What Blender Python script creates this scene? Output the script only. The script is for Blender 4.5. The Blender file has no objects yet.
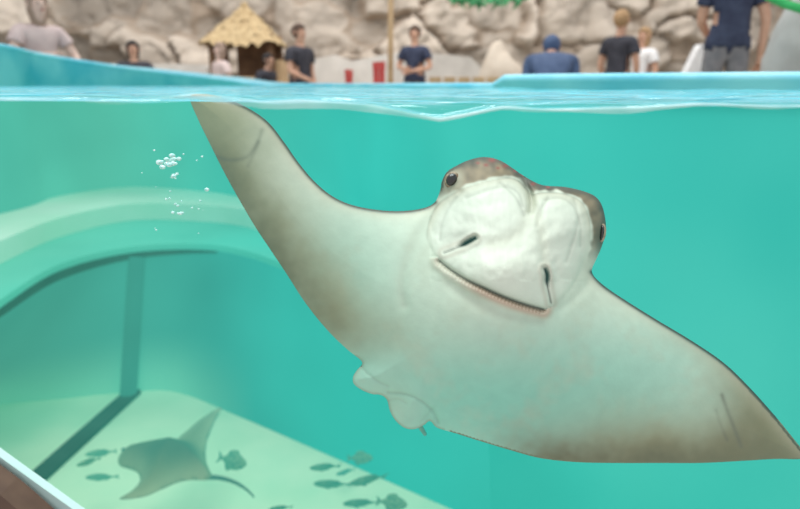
import bpy, math, random
import numpy as np
from mathutils import Vector, Matrix, noise
random.seed(4); np.random.seed(4)
sc=bpy.context.scene
sc.view_settings.view_transform='Standard'
COL=sc.collection
F=640.0; HV=84.0
TH=math.atan((254.5-HV)/F)
C=Vector((0,0,2.03)); W=2.012; GZ=1.157
fw=Vector((0,math.cos(TH),-math.sin(TH))); up=Vector((0,math.sin(TH),math.cos(TH))); rt=Vector((1,0,0))
def rdir(u,v): return fw+rt*((u-400)/F)-up*((v-254.5)/F)
def atY(u,v,y): r=rdir(u,v); return C+r*(y/r.y)
def atZ(u,v,z): r=rdir(u,v); return C+r*((z-C.z)/r.z)
def atD(u,v,d): return C+rdir(u,v)*d
def lin(r,g,b):
    f=lambda c:(c/255/12.92 if c/255<=.04045 else ((c/255+.055)/1.055)**2.4)
    return (f(r),f(g),f(b),1.0)
# ---------- materials
def newmat(name):
    m=bpy.data.materials.new(name); m.use_nodes=True
    nt=m.node_tree; return m,nt,nt.nodes['Principled BSDF']
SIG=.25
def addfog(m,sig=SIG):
    """painted water haze: emission veils surfaces by their depth behind the tank glass (world position)"""
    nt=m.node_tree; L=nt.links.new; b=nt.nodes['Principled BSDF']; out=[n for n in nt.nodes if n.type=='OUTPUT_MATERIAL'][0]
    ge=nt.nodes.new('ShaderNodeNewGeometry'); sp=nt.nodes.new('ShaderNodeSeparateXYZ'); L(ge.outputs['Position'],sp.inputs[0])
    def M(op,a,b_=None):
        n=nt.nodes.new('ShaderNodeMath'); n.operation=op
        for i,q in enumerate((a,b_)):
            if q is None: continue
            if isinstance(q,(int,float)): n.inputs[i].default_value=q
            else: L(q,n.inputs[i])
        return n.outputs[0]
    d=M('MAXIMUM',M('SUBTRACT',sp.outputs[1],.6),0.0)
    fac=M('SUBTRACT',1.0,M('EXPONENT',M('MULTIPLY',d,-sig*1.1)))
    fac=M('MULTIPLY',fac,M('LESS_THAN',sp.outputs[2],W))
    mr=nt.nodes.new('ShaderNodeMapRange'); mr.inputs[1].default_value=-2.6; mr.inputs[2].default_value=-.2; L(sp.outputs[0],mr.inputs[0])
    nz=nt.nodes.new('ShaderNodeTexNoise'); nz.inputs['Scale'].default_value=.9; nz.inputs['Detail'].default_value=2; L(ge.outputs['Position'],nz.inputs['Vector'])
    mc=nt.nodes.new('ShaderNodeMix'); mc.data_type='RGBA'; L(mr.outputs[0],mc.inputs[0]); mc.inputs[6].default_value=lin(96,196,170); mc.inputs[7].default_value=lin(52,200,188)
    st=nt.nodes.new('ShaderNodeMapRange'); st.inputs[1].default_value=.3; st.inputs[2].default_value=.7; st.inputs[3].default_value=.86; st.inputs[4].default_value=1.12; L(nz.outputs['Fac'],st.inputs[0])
    em=nt.nodes.new('ShaderNodeEmission'); L(mc.outputs[2],em.inputs[0]); L(st.outputs[0],em.inputs[1])  # water-coloured glow in the shader stands in for scattered light
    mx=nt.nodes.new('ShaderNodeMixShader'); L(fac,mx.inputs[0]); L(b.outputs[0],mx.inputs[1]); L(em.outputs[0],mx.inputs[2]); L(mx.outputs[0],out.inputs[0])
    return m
def mat(name,c1,c2=None,scale=8,rough=.7,bump=0,metal=0,spec=.3,detail=4):
    m,nt,b=newmat(name); b.inputs['Roughness'].default_value=rough
    b.inputs['Metallic'].default_value=metal; b.inputs['Specular IOR Level'].default_value=spec
    if c2 is None: c2=tuple(x*.85 for x in c1[:3])+(1,)
    tc=nt.nodes.new('ShaderNodeTexCoord'); n=nt.nodes.new('ShaderNodeTexNoise')
    n.inputs['Scale'].default_value=scale; n.inputs['Detail'].default_value=detail
    r=nt.nodes.new('ShaderNodeValToRGB'); r.color_ramp.elements[0].position=.35; r.color_ramp.elements[1].position=.65
    r.color_ramp.elements[0].color=c2; r.color_ramp.elements[1].color=c1
    nt.links.new(tc.outputs['Object'],n.inputs['Vector']); nt.links.new(n.outputs['Fac'],r.inputs[0]); nt.links.new(r.outputs[0],b.inputs['Base Color'])
    if bump:
        bp=nt.nodes.new('ShaderNodeBump'); bp.inputs['Strength'].default_value=bump
        nt.links.new(n.outputs['Fac'],bp.inputs['Height']); nt.links.new(bp.outputs[0],b.inputs['Normal'])
    return m
def attrmat(name,rough=.4,nscale=60,amt=.12,spec=.4,bump=.0):
    m,nt,b=newmat(name); b.inputs['Roughness'].default_value=rough; b.inputs['Specular IOR Level'].default_value=spec
    a=nt.nodes.new('ShaderNodeVertexColor'); a.layer_name='Col'
    tc=nt.nodes.new('ShaderNodeTexCoord'); n=nt.nodes.new('ShaderNodeTexNoise'); n.inputs['Scale'].default_value=nscale; n.inputs['Detail'].default_value=5
    mr=nt.nodes.new('ShaderNodeMapRange'); mr.inputs[3].default_value=1-amt; mr.inputs[4].default_value=1+amt*.5
    mx=nt.nodes.new('ShaderNodeMix'); mx.data_type='RGBA'; mx.blend_type='MULTIPLY'; mx.inputs[0].default_value=1
    nt.links.new(tc.outputs['Object'],n.inputs['Vector']); nt.links.new(n.outputs['Fac'],mr.inputs[0])
    nt.links.new(a.outputs[0],mx.inputs[6]); nt.links.new(mr.outputs[0],mx.inputs[7]); nt.links.new(mx.outputs[2],b.inputs['Base Color'])
    if bump:
        bp=nt.nodes.new('ShaderNodeBump'); bp.inputs['Strength'].default_value=bump; bp.inputs['Distance'].default_value=.01
        nt.links.new(n.outputs['Fac'],bp.inputs['Height']); nt.links.new(bp.outputs[0],b.inputs['Normal'])
    return m
# ---------- object helpers
def obj(name,verts,faces,m=None,smooth=True,parent=None,label=None,cat=None,kind=None,group=None):
    me=bpy.data.meshes.new(name); me.from_pydata([tuple(v) for v in verts],[],[tuple(int(i) for i in f) for f in faces]); me.update()
    if smooth: me.polygons.foreach_set('use_smooth',[True]*len(me.polygons))
    if m: me.materials.append(m)
    o=bpy.data.objects.new(name,me); COL.objects.link(o)
    tag(o,label,cat,kind,group)
    if parent: o.parent=parent
    return o
def tag(o,label=None,cat=None,kind=None,group=None):
    if label:o['label']=label
    if cat:o['category']=cat
    if kind:o['kind']=kind
    if group:o['group']=group
def empty(name,loc,label,cat,rotz=0,kind=None,group=None,scale=1):
    e=bpy.data.objects.new(name,None); e.empty_display_size=.1; e.location=loc; e.rotation_euler=(0,0,rotz); e.scale=(scale,)*3
    COL.objects.link(e); tag(e,label,cat,kind,group); return e
def boxm(c,s,R=None):
    vs=[];
    for dx in(-.5,.5):
        for dy in(-.5,.5):
            for dz in(-.5,.5):
                p=Vector((dx*s[0],dy*s[1],dz*s[2]))
                if R: p=R@p
                vs.append(p+Vector(c))
    return vs,[(0,1,3,2),(4,6,7,5),(0,4,5,1),(2,3,7,6),(0,2,6,4),(1,5,7,3)]
def box(name,c,s,m,parent=None,R=None,bev=.01,**k):
    v,f=boxm(c,s,R); o=obj(name,v,f,m,False,parent,**k)
    if bev:
        b=o.modifiers.new('b','BEVEL'); b.width=bev; b.segments=2
    return o
def tube_data(pts,rads,n=10):
    vs=[];fs=[]
    pts=[Vector(p) for p in pts]
    for i,p in enumerate(pts):
        t=(pts[min(i+1,len(pts)-1)]-pts[max(i-1,0)]).normalized()
        a=t.cross(Vector((0,0,1)));
        if a.length<.05:a=t.cross(Vector((1,0,0)))
        a.normalize(); b=t.cross(a)
        for k in range(n):
            q=2*math.pi*k/n; vs.append(p+(a*math.cos(q)+b*math.sin(q))*rads[i])
    for i in range(len(pts)-1):
        for k in range(n): fs.append((i*n+k,i*n+(k+1)%n,(i+1)*n+(k+1)%n,(i+1)*n+k))
    fs.append(tuple(range(n))[::-1]); fs.append(tuple(range((len(pts)-1)*n,len(pts)*n)))
    return vs,fs
def tube(name,pts,rads,m,parent=None,n=10,**k):
    v,f=tube_data(pts,rads,n); return obj(name,v,f,m,True,parent,**k)
def sphere_data(c,r,R=None,nu=16,nv=10):
    vs=[];fs=[]
    for j in range(nv+1):
        a=math.pi*j/nv
        for i in range(nu):
            b=2*math.pi*i/nu
            p=Vector((r[0]*math.sin(a)*math.cos(b),r[1]*math.sin(a)*math.sin(b),r[2]*math.cos(a)))
            if R:p=R@p
            vs.append(p+Vector(c))
    for j in range(nv):
        for i in range(nu): fs.append((j*nu+i,(j+1)*nu+i,(j+1)*nu+(i+1)%nu,j*nu+(i+1)%nu))
    return vs,fs
def catmull(P,n,closed=False):
    P=np.array(P,float); N=len(P); out=[]
    rng=range(N) if closed else range(N-1)
    for i in rng:
        if closed: p0,p1,p2,p3=P[(i-1)%N],P[i],P[(i+1)%N],P[(i+2)%N]
        else: p0,p1,p2,p3=P[max(i-1,0)],P[i],P[i+1],P[min(i+2,N-1)]
        for k in range(n):
            t=k/n; out.append(.5*((2*p1)+(-p0+p2)*t+(2*p0-5*p1+4*p2-p3)*t*t+(-p0+3*p1-3*p2+p3)*t**3))
    if not closed: out.append(P[-1])
    return np.array(out)
def joind(parts):
    V=[];Fc=[]
    for v,f in parts:
        o=len(V); V+=list(v); Fc+=[tuple(i+o for i in q) for q in f]
    return V,Fc
# ---------- 2D distance helpers
def segdist(P,A,closed=True):
    A=np.asarray(A,float); B=np.roll(A,-1,axis=0)
    if not closed: B=A[1:];A=A[:-1]
    best=np.full(len(P),1e9); near=np.zeros((len(P),2)); arc=np.zeros(len(P)); acc=0
    for a,b in zip(A,B):
        ab=b-a; L=ab@ab
        if L<1e-12: continue
        t=np.clip(((P-a)@ab)/L,0,1); q=a+t[:,None]*ab; d=np.hypot(*(P-q).T)
        m=d<best; best[m]=d[m]; near[m]=q[m]; arc[m]=acc+t[m]*math.sqrt(L); acc+=math.sqrt(L)
    return best,near,arc
def inside(P,A):
    A=np.asarray(A,float); r=np.zeros(len(P),bool); x,y=P[:,0],P[:,1]; j=len(A)-1
    for i in range(len(A)):
        xi,yi=A[i];xj,yj=A[j]
        if yi!=yj:
            r^=((yi>y)!=(yj>y))&(x<(xj-xi)*(y-yi)/(yj-yi)+xi)
        j=i
    return r
def sheet(outline,sp,hf,hb):
    mn=outline.min(0)-sp; mx=outline.max(0)+sp
    xs=np.arange(mn[0],mx[0]+sp,sp); ys=np.arange(mn[1],mx[1]+sp,sp)
    X,Y=np.meshgrid(xs,ys); P=np.stack([X.ravel(),Y.ravel()],1); nx=len(xs);ny=len(ys)
    ins=inside(P,outline); I=ins.reshape(ny,nx)
    cell=I[:-1,:-1]|I[1:,:-1]|I[:-1,1:]|I[1:,1:]
    jj,ii=np.nonzero(cell); a=jj*nx+ii
    quads=np.stack([a,a+1,a+nx+1,a+nx],1)
    used=np.unique(quads); Pu=P[used]; inu=ins[used]
    d,near,_=segdist(Pu,outline); Pu=Pu.copy(); Pu[~inu]=near[~inu]; d[~inu]=0
    mp=-np.ones(len(P),int); mp[used]=np.arange(len(used))
    Q=mp[quads]; zf=hf(Pu,d); zb=hb(Pu,d)
    zb=np.where(inu,zb,zf)
    backidx=np.arange(len(used)); bi=np.nonzero(inu)[0]; backidx[bi]=len(used)+np.arange(len(bi))
    PP=np.concatenate([Pu,Pu[bi]]); ZZ=np.concatenate([zf,zb[bi]]); DD=np.concatenate([d,d[bi]])
    side=np.concatenate([np.zeros(len(used)),np.ones(len(bi))])
    faces=np.concatenate([Q,backidx[Q][:,::-1]])
    return PP,ZZ,DD,side,faces
def setcol(o,cols):
    ca=o.data.color_attributes.new('Col','FLOAT_COLOR','POINT')
    c=np.ones((len(cols),4)); c[:,:3]=cols; ca.data.foreach_set('color',c.ravel())
L3=lambda *c:np.array(lin(*c)[:3])
gs=lambda P,cx,cy,sx,sy:np.exp(-((P[:,0]-cx)/sx)**2-((P[:,1]-cy)/sy)**2)
sst=lambda x,a,b:(lambda t:t*t*(3-2*t))(np.clip((x-a)/(b-a),0,1))

# ================= CAMERA
cd=bpy.data.cameras.new('camera'); cam=bpy.data.objects.new('camera',cd); COL.objects.link(cam)
cam.location=C; cam.rotation_euler=(math.pi/2-TH,0,0); cd.sensor_width=36; cd.lens=28.8; cd.clip_start=.02
cd.dof.use_dof=True; cd.dof.focus_distance=.87; cd.dof.aperture_fstop=3.6
sc.camera=cam
# ================= WORLD + LIGHTS
w=bpy.data.worlds.new('world'); sc.world=w; w.use_nodes=True
w.node_tree.nodes['Background'].inputs[0].default_value=(.98,.99,1,1); w.node_tree.nodes['Background'].inputs[1].default_value=.74
def area(loc,size,e,rot=(0,0,0),col=(1,1,1)):
    l=bpy.data.lights.new('added_area_light','AREA'); l.shape='RECTANGLE'; l.size=size[0]; l.size_y=size[1]; l.energy=e; l.color=col  # unseen overhead lights, added for brightness and highlights
    o=bpy.data.objects.new('added_area_light',l); o.location=loc; o.rotation_euler=rot; COL.objects.link(o); return o
area((-.3,1.2,5.5),(3,3),155)
area((0,8,8.0),(10,3),500,(math.radians(25),0,0),(1,.98,.96))

# ================= TANK
K=[atZ(u,v,1.13) for u,v in ((0,214),(60,196),(130,187),(200,191),(240,197))]
wall_pts=[(-3.7,.6),(-3.6,2.6)]+[(k.x,k.y) for k in K]+[(-.45,4.4),(.05,3.25),(.55,2.46),(1.2,2.01),(2.2,1.33),(3.3,.6)]
wc=catmull(wall_pts,14); NW=len(wc)
def normals2(c):
    t=np.gradient(c,axis=0); t/=np.linalg.norm(t,axis=1)[:,None]; return np.stack([-t[:,1],t[:,0]],1)
wn=normals2(wc)
tank=empty('aquarium_tank',(0,2.5,0),'curved walk-up aquarium tank with turquoise walls and pale blue rim','aquarium tank')
def strip(rows):
    n=len(rows[0]); V=[p for r in rows for p in r]; Fc=[]
    for j in range(len(rows)-1):
        for i in range(n-1): Fc.append((j*n+i,j*n+i+1,(j+1)*n+i+1,(j+1)*n+i))
    return V,Fc
def tp(o):
    o.parent=tank; o.matrix_parent_inverse=Matrix.Translation((0,-2.5,0)); return o
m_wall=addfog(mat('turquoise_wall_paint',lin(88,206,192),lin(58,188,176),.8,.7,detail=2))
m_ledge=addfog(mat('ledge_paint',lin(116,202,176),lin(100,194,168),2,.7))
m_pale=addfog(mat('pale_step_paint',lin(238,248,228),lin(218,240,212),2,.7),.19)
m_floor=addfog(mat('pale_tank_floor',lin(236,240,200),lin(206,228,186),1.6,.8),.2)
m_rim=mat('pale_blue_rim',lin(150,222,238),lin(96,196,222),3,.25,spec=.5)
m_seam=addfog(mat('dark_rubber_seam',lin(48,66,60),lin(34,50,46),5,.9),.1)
m_post=addfog(mat('dark_panel_joint',lin(20,74,70),lin(14,62,60),5,.9),.2)  # dark teal joint colour, separate from the rubber seam
m_dark,nt,b=newmat('cove_paint_with_shade'); b.inputs['Roughness'].default_value=.8
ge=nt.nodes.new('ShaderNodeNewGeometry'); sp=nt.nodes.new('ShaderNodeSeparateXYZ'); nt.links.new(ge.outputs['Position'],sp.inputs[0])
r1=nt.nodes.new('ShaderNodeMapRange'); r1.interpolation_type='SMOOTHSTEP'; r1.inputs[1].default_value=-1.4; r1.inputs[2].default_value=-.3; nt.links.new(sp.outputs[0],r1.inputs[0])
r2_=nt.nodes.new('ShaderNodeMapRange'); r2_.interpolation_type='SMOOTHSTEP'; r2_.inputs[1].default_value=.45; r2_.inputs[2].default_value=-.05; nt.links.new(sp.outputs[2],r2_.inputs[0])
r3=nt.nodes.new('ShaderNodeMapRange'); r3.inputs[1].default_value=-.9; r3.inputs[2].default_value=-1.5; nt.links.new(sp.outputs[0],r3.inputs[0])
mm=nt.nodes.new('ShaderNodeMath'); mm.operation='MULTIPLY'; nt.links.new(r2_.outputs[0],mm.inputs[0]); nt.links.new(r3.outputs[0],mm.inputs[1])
mA=nt.nodes.new('ShaderNodeMix'); mA.data_type='RGBA'; mA.inputs[6].default_value=lin(16,100,98); mA.inputs[7].default_value=lin(68,196,184); nt.links.new(r1.outputs[0],mA.inputs[0])  # shade under the ledge painted as dark teal, fading out to the right
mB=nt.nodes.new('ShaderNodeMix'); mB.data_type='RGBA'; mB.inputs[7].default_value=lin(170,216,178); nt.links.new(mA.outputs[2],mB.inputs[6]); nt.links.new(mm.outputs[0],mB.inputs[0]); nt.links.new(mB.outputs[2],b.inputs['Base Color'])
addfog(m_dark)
v,f=strip([[ (x,y,-.02) for x,y in wc],[(x,y,1.98) for x,y in wc]])
tp(obj('tank_wall',v,f,m_wall))
v,f=strip([[(x,.6,0) for x in np.linspace(-3.7,3.3,NW)],[(x,y,0) for x,y in wc]])
tp(obj('tank_floor',v,f,m_floor,False))
Lp=[atZ(u,v,1.0) for u,v in ((-160,420),(-60,345),(0,300),(60,264),(130,247),(200,244),(250,252),(330,280))]+[Vector((.42,2.66,1.0))]
Fp=[atZ(u,v,0.0) for u,v in ((-200,430),(-80,412),(0,404),(60,399),(120,393),(175,392),(240,417),(330,456),(430,500))]
Fq=[(p.x,p.y) for p in Fp]+[(1.1,2.12)]
Lq=[(p.x,p.y) for p in Lp]+[(1.15,2.10)]
Lc=catmull(Lq,12); Fc_=catmull(Fq,12); n=len(Lc)
bk=np.array([wc[int(i)] for i in np.linspace(8,NW-14*3,n)])
v,f=strip([[(x,y,0) for x,y in Fc_],[(a[0]*.5+b[0]*.5,a[1]*.5+b[1]*.5,.55) for a,b in zip(Fc_,Lc)],[(x,y,.96) for x,y in Lc]])
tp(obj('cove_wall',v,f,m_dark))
v,f=strip([[(x,y,.96) for x,y in Lc],[(x,y,1.0) for x,y in Lc],[(x,y,1.0) for x,y in bk]])
tp(obj('ledge',v,f,m_ledge,False))
Sp=[atZ(u,v,1.13) for u,v in ((-160,325),(-60,270),(0,241),(60,218),(130,204),(200,205),(250,211),(330,235))]+[Vector((.3,3.1,1.13)),Vector((1.15,2.11,1.13))]
Sc=catmull([(p.x,p.y) for p in Sp],12); n2=len(Sc)
bk2=np.array([wc[int(i)] for i in np.linspace(8,NW-14*3,n2)])
v,f=strip([[(x,y,.99) for x,y in Sc],[(x,y,1.13) for x,y in Sc],[(x,y,1.13) for x,y in bk2]])
tp(obj('step',v,f,m_pale,False))
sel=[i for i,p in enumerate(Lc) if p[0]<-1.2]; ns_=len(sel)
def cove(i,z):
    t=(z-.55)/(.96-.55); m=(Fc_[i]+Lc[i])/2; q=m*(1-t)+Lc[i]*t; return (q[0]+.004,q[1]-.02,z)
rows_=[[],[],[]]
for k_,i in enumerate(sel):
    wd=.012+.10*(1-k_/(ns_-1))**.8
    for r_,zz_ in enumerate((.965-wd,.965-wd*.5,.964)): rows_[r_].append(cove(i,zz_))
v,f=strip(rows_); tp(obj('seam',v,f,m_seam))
i0=min(range(n),key=lambda i:abs((Lc[i][0])-atZ(133,247,1.0).x))
p1=Vector((Lc[i0][0],Lc[i0][1]-.0,.93)); p0=Vector(atZ(130,396,0.0)); p0.y-=.03
v,f=tube_data([p1,(p1+p0)/2+Vector((0,.0,0)),p0],[.055,.055,.055],10); tp(obj('panel_joint',v,f,m_post))
q1=atZ(134,391,0.02); q2=atZ(30,484,0.02)
v,f=boxm((q1+q2)/2,((q2-q1).length,.10,.03),Matrix.Rotation(math.atan2((q2-q1).y,(q2-q1).x),3,'Z')); tp(obj('floor_seam',v,f,m_seam,False))
# rim
def pxu(x,y):
    d=fw.dot(Vector((x,y,2.0))-C); return 400+F*x/d if d>.05 else (900 if x>0 else -500)
rim_h=[]
for x,y in wc:
    u=pxu(x,y)
    if u<0 and x<0: h=2.31
    elif u<250: h=2.31-.255*(max(u,0)/250)
    elif u<503: h=2.035
    else: h=2.066
    rim_h.append(h)
rim_h=np.array(rim_h); k5=np.ones(5)/5
sm=np.convolve(np.pad(rim_h,2,'edge'),k5,'valid'); rim_h=np.where(wc[:,0]<-.5,sm,rim_h)
def off(i,d): return (wc[i][0]+wn[i][0]*d, wc[i][1]+wn[i][1]*d)
rows=[]
for d,dz,ab in ((0,1.975,1),(-.02,1.975,1),(-.028,-.03,0),(-.045,-.026,0),(-.045,-.006,0),(-.03,0,0),(.2,0,0),(.23,-.02,0),(.24,1.1,1)):
    rows.append([(off(i,d)[0],off(i,d)[1],dz if ab else rim_h[i]+dz) for i in range(NW)])
v,f=strip(rows); tp(obj('rim',v,f,m_rim))
# hall floor
ox=np.linspace(-16,16,NW)
v,f=strip([[(*off(i,.23),1.15) for i in range(NW)],[(ox[i],14,1.15) for i in range(NW)]])
obj('floor',v,f,mat('hall_floor_concrete',lin(185,180,170),lin(165,160,150),2),False,kind='structure',label='light concrete walkway around the tank',cat='floor')

# water surface
prof=[(-300,98),(0,98),(60,99),(120,100),(160,97),(195,92),(230,96),(262,101),(300,98),(340,101),(380,106),(410,112),(440,117),(470,113),(505,107),(540,109),(600,106),(700,104),(800,105),(1200,105)]
px_=[atY(u,v,.6).x for u,v in prof]; pz_=[atY(u,v,.6).z for u,v in prof]
NJ=90; NI=360
si=np.linspace(0,NW-1,NI); wx=np.interp(si,range(NW),wc[:,0]+wn[:,0]*-.003); wy=np.interp(si,range(NW),wc[:,1]+wn[:,1]*-.003)
gx=np.interp(np.linspace(0,1,NI),[0,.2,.8,1],[-3.69,-.7,.7,3.29])
V=[];Fc=[]
for j in range(NJ):
    s=(j/(NJ-1))**2.4
    for i in range(NI):
        x=gx[i]*(1-s)+wx[i]*s; y=.6*(1-s)+wy[i]*s
        z0=np.interp(x,px_,pz_); dd=y-.6
        k=math.exp(-(dd/.10)**2)
        z=W-.002+.010*noise.noise((x*2.8,y*3,0))*min(1,dd/.3+.3)+.004*noise.noise((x*9,y*11,3))
        z=z*(1-k)+(z0+.002*noise.noise((x*16,y*9,1))+(.004+.005*noise.noise((x*4,0,5)))*math.sin(dd*80+noise.noise((x*6,y*3,2))*5)*(1-math.exp(-dd/.02)))*k
        V.append((x,y,z))
for j in range(NJ-1):
    for i in range(NI-1): a=j*NI+i; Fc.append((a,a+1,a+NI+1,a+NI))
ntop=len(Fc)
nb=len(V); NL=5
for r_ in range(1,NL):
    for i in range(NI):
        x=V[i][0]; hgt=.0018+.0085*max(0,.35+noise.noise((x*5,0,8))+.4*noise.noise((x*17,0,2)))
        t=r_/(NL-1); V.append((x,.6-.002*math.sin(t*math.pi),V[i][2]-hgt*t))
for r_ in range(NL-1):
    for i in range(NI-1):
        a=i if r_==0 else nb+(r_-1)*NI+i; b_=nb+r_*NI+i; Fc.append((b_,b_+1,a+1,a))
m=bpy.data.materials.new('water_surface'); m.use_nodes=True; nt=m.node_tree; nt.nodes.clear()
out=nt.nodes.new('ShaderNodeOutputMaterial'); tr=nt.nodes.new('ShaderNodeBsdfTransparent'); gl=nt.nodes.new('ShaderNodeBsdfGlossy'); gl.inputs['Roughness'].default_value=.05; gl.inputs[0].default_value=(.8,.98,1,1)
tr.inputs[0].default_value=(.88,1,1,1)
df=nt.nodes.new('ShaderNodeBsdfDiffuse'); df.inputs[0].default_value=lin(118,208,226)
mix=nt.nodes.new('ShaderNodeMixShader'); mix2=nt.nodes.new('ShaderNodeMixShader'); fr=nt.nodes.new('ShaderNodeFresnel'); fr.inputs['IOR'].default_value=1.33
tc=nt.nodes.new('ShaderNodeTexCoord'); mpg=nt.nodes.new('ShaderNodeMapping'); mpg.inputs['Scale'].default_value=(1,2.5,1)
nn=nt.nodes.new('ShaderNodeTexNoise'); nn.inputs['Scale'].default_value=5; nn.inputs['Detail'].default_value=3
bp=nt.nodes.new('ShaderNodeBump'); bp.inputs['Strength'].default_value=.6; bp.inputs['Distance'].default_value=.04
bf=nt.nodes.new('ShaderNodeMath'); bf.operation='SUBTRACT'; bf.inputs[0].default_value=1; mu=nt.nodes.new('ShaderNodeMath'); mu.operation='MULTIPLY'
Lk=nt.links.new; ge=nt.nodes.new('ShaderNodeNewGeometry')
Lk(tc.outputs['Object'],mpg.inputs[0]); Lk(mpg.outputs[0],nn.inputs['Vector']); Lk(nn.outputs['Fac'],bp.inputs['Height']); Lk(bp.outputs[0],gl.inputs['Normal'])
Lk(ge.outputs['Backfacing'],bf.inputs[1]); Lk(fr.outputs[0],mu.inputs[0]); Lk(bf.outputs[0],mu.inputs[1])
mix2.inputs[0].default_value=.45; Lk(gl.outputs[0],mix2.inputs[1]); Lk(df.outputs[0],mix2.inputs[2])
Lk(mu.outputs[0],mix.inputs[0]); Lk(tr.outputs[0],mix.inputs[1]); Lk(mix2.outputs[0],mix.inputs[2]); Lk(mix.outputs[0],out.inputs['Surface'])
ws=obj('water_surface',V,Fc,m,True,label='rippled clear aqua water surface meeting the tank glass',cat='water',kind='stuff')
mlip=bpy.data.materials.new('water_meniscus'); mlip.use_nodes=True; nt=mlip.node_tree; nt.nodes.clear()
out=nt.nodes.new('ShaderNodeOutputMaterial'); tr=nt.nodes.new('ShaderNodeBsdfTransparent'); df=nt.nodes.new('ShaderNodeBsdfDiffuse'); df.inputs[0].default_value=lin(225,250,250); mx=nt.nodes.new('ShaderNodeMixShader')  # waterline highlight painted in as pale diffuse on the lip
tc=nt.nodes.new('ShaderNodeTexCoord'); nn=nt.nodes.new('ShaderNodeTexNoise'); nn.inputs['Scale'].default_value=14; mr=nt.nodes.new('ShaderNodeMapRange'); mr.inputs[1].default_value=.35; mr.inputs[2].default_value=.65; mr.inputs[3].default_value=.15; mr.inputs[4].default_value=.75
for a_,b_ in ((tc.outputs['Object'],nn.inputs['Vector']),(nn.outputs['Fac'],mr.inputs[0]),(mr.outputs[0],mx.inputs[0]),(tr.outputs[0],mx.inputs[1]),(df.outputs[0],mx.inputs[2]),(mx.outputs[0],out.inputs['Surface'])): nt.links.new(a_,b_)
ws.data.materials.append(mlip)
mi=np.zeros(len(Fc),dtype=np.int32); mi[ntop:]=1; ws.data.polygons.foreach_set('material_index',mi)

# ================= MAIN RAY
D0=.93; KP=D0/F
top_edge=[(190,97),(203,94),(225,98),(248,108),(268,122),(284,142),(298,162),(314,181),(332,196),(352,205),(378,210),(403,211),(424,208),(435,202)]
headp=[(440,191),(442,181),(447,172),(456,166),(469,160),(484,157),(499,160),(511,167),(524,176),(542,185),(565,187),(586,192),(598,199),(604,212),(606,230),(602,246),(596,260),(592,272)]
right_lead=[(602,284),(625,300),(657,320),(692,341),(724,363),(750,388),(776,417),(797,443),(806,455)]
trail=[(800,459),(775,459),(740,461),(700,463),(660,463),(615,463),(575,462),(540,458),(510,450),(480,441),(458,434),(444,430),(436,427)]
pelv=[(430,421),(424,425),(415,429),(405,428),(396,421),(390,411),(387,400),(381,395),(372,394),(362,390),(354,384),(353,377),(357,370),(362,362)]
left_trail=[(348,350),(333,336),(317,318),(302,298),(288,276),(272,252),(256,228),(240,201),(224,172),(209,142),(197,117)]
outline=catmull(top_edge+headp+right_lead+trail+pelv+left_trail,6,True)
plate=catmull([(441,262),(432,250),(427,237),(430,220),(438,205),(451,195),(468,187),(488,181),(507,178),(518,181),(526,189),(532,195),(541,193),(557,193),(573,197),(584,206),(590,226),(588,250),(580,272),(568,292),(556,304),(544,309),(528,305),(513,300),(498,294),(483,287),(468,280),(453,271)],6,True)
mouth=catmull([(440,261),(453,271),(468,280),(483,287),(498,294),(513,300),(528,305),(543,309)],8)
nosL=catmull([(444,253),(452,250),(461,246),(468,242),(475,238)],5); nosR=catmull([(545,269),(547,275),(547,283),(549,293),(551,303)],5)
notch=catmull([(523,178),(528,190),(531,200),(530,212)],5)
valley=catmull([(531,196),(530,212),(522,228),(508,240),(490,246)],5)
valley2=catmull([(531,200),(538,216),(542,236),(544,262)],5)
creaseL=catmull([(466,198),(486,191),(505,187),(518,193),(523,206)],5)
creaseR=catmull([(545,200),(560,198),(573,206),(580,224),(580,246)],5)
brow1=catmull([(462,192),(450,206),(442,224),(440,240)],5); brow2=catmull([(500,183),(516,198),(524,216)],5); brow3=catmull([(548,198),(541,210),(537,226)],5); brow4=catmull([(574,200),(578,220),(572,244),(566,262)],5)
foldL=catmull([(404,305),(401,285),(406,260),(416,235),(430,214)],6)
foldR=catmull([(589,282),(577,296),(560,309)],6)
chin=catmull([(450,285),(475,303),(505,316),(540,322)],6)
scr1=catmull([(722,395),(727,410),(733,425),(741,446)],4); scr2=catmull([(716,410),(722,428),(727,440)],4); scr3=catmull([(258,142),(247,157),(228,160),(216,156)],4); scr4=catmull([(262,130),(256,148),(248,166)],4)
pf1=catmull([(438,422),(432,410),(420,400),(405,394),(388,392)],4); pf2=catmull([(388,400),(398,399),(406,403)],4); pf3=catmull([(360,364),(366,372),(376,380),(388,386)],4); pf4=catmull([(432,408),(428,414),(420,422)],4)
def base_bend(P):
    x=(P[:,0]-490)/300
    return -55*np.abs(x)**2.0
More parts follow.
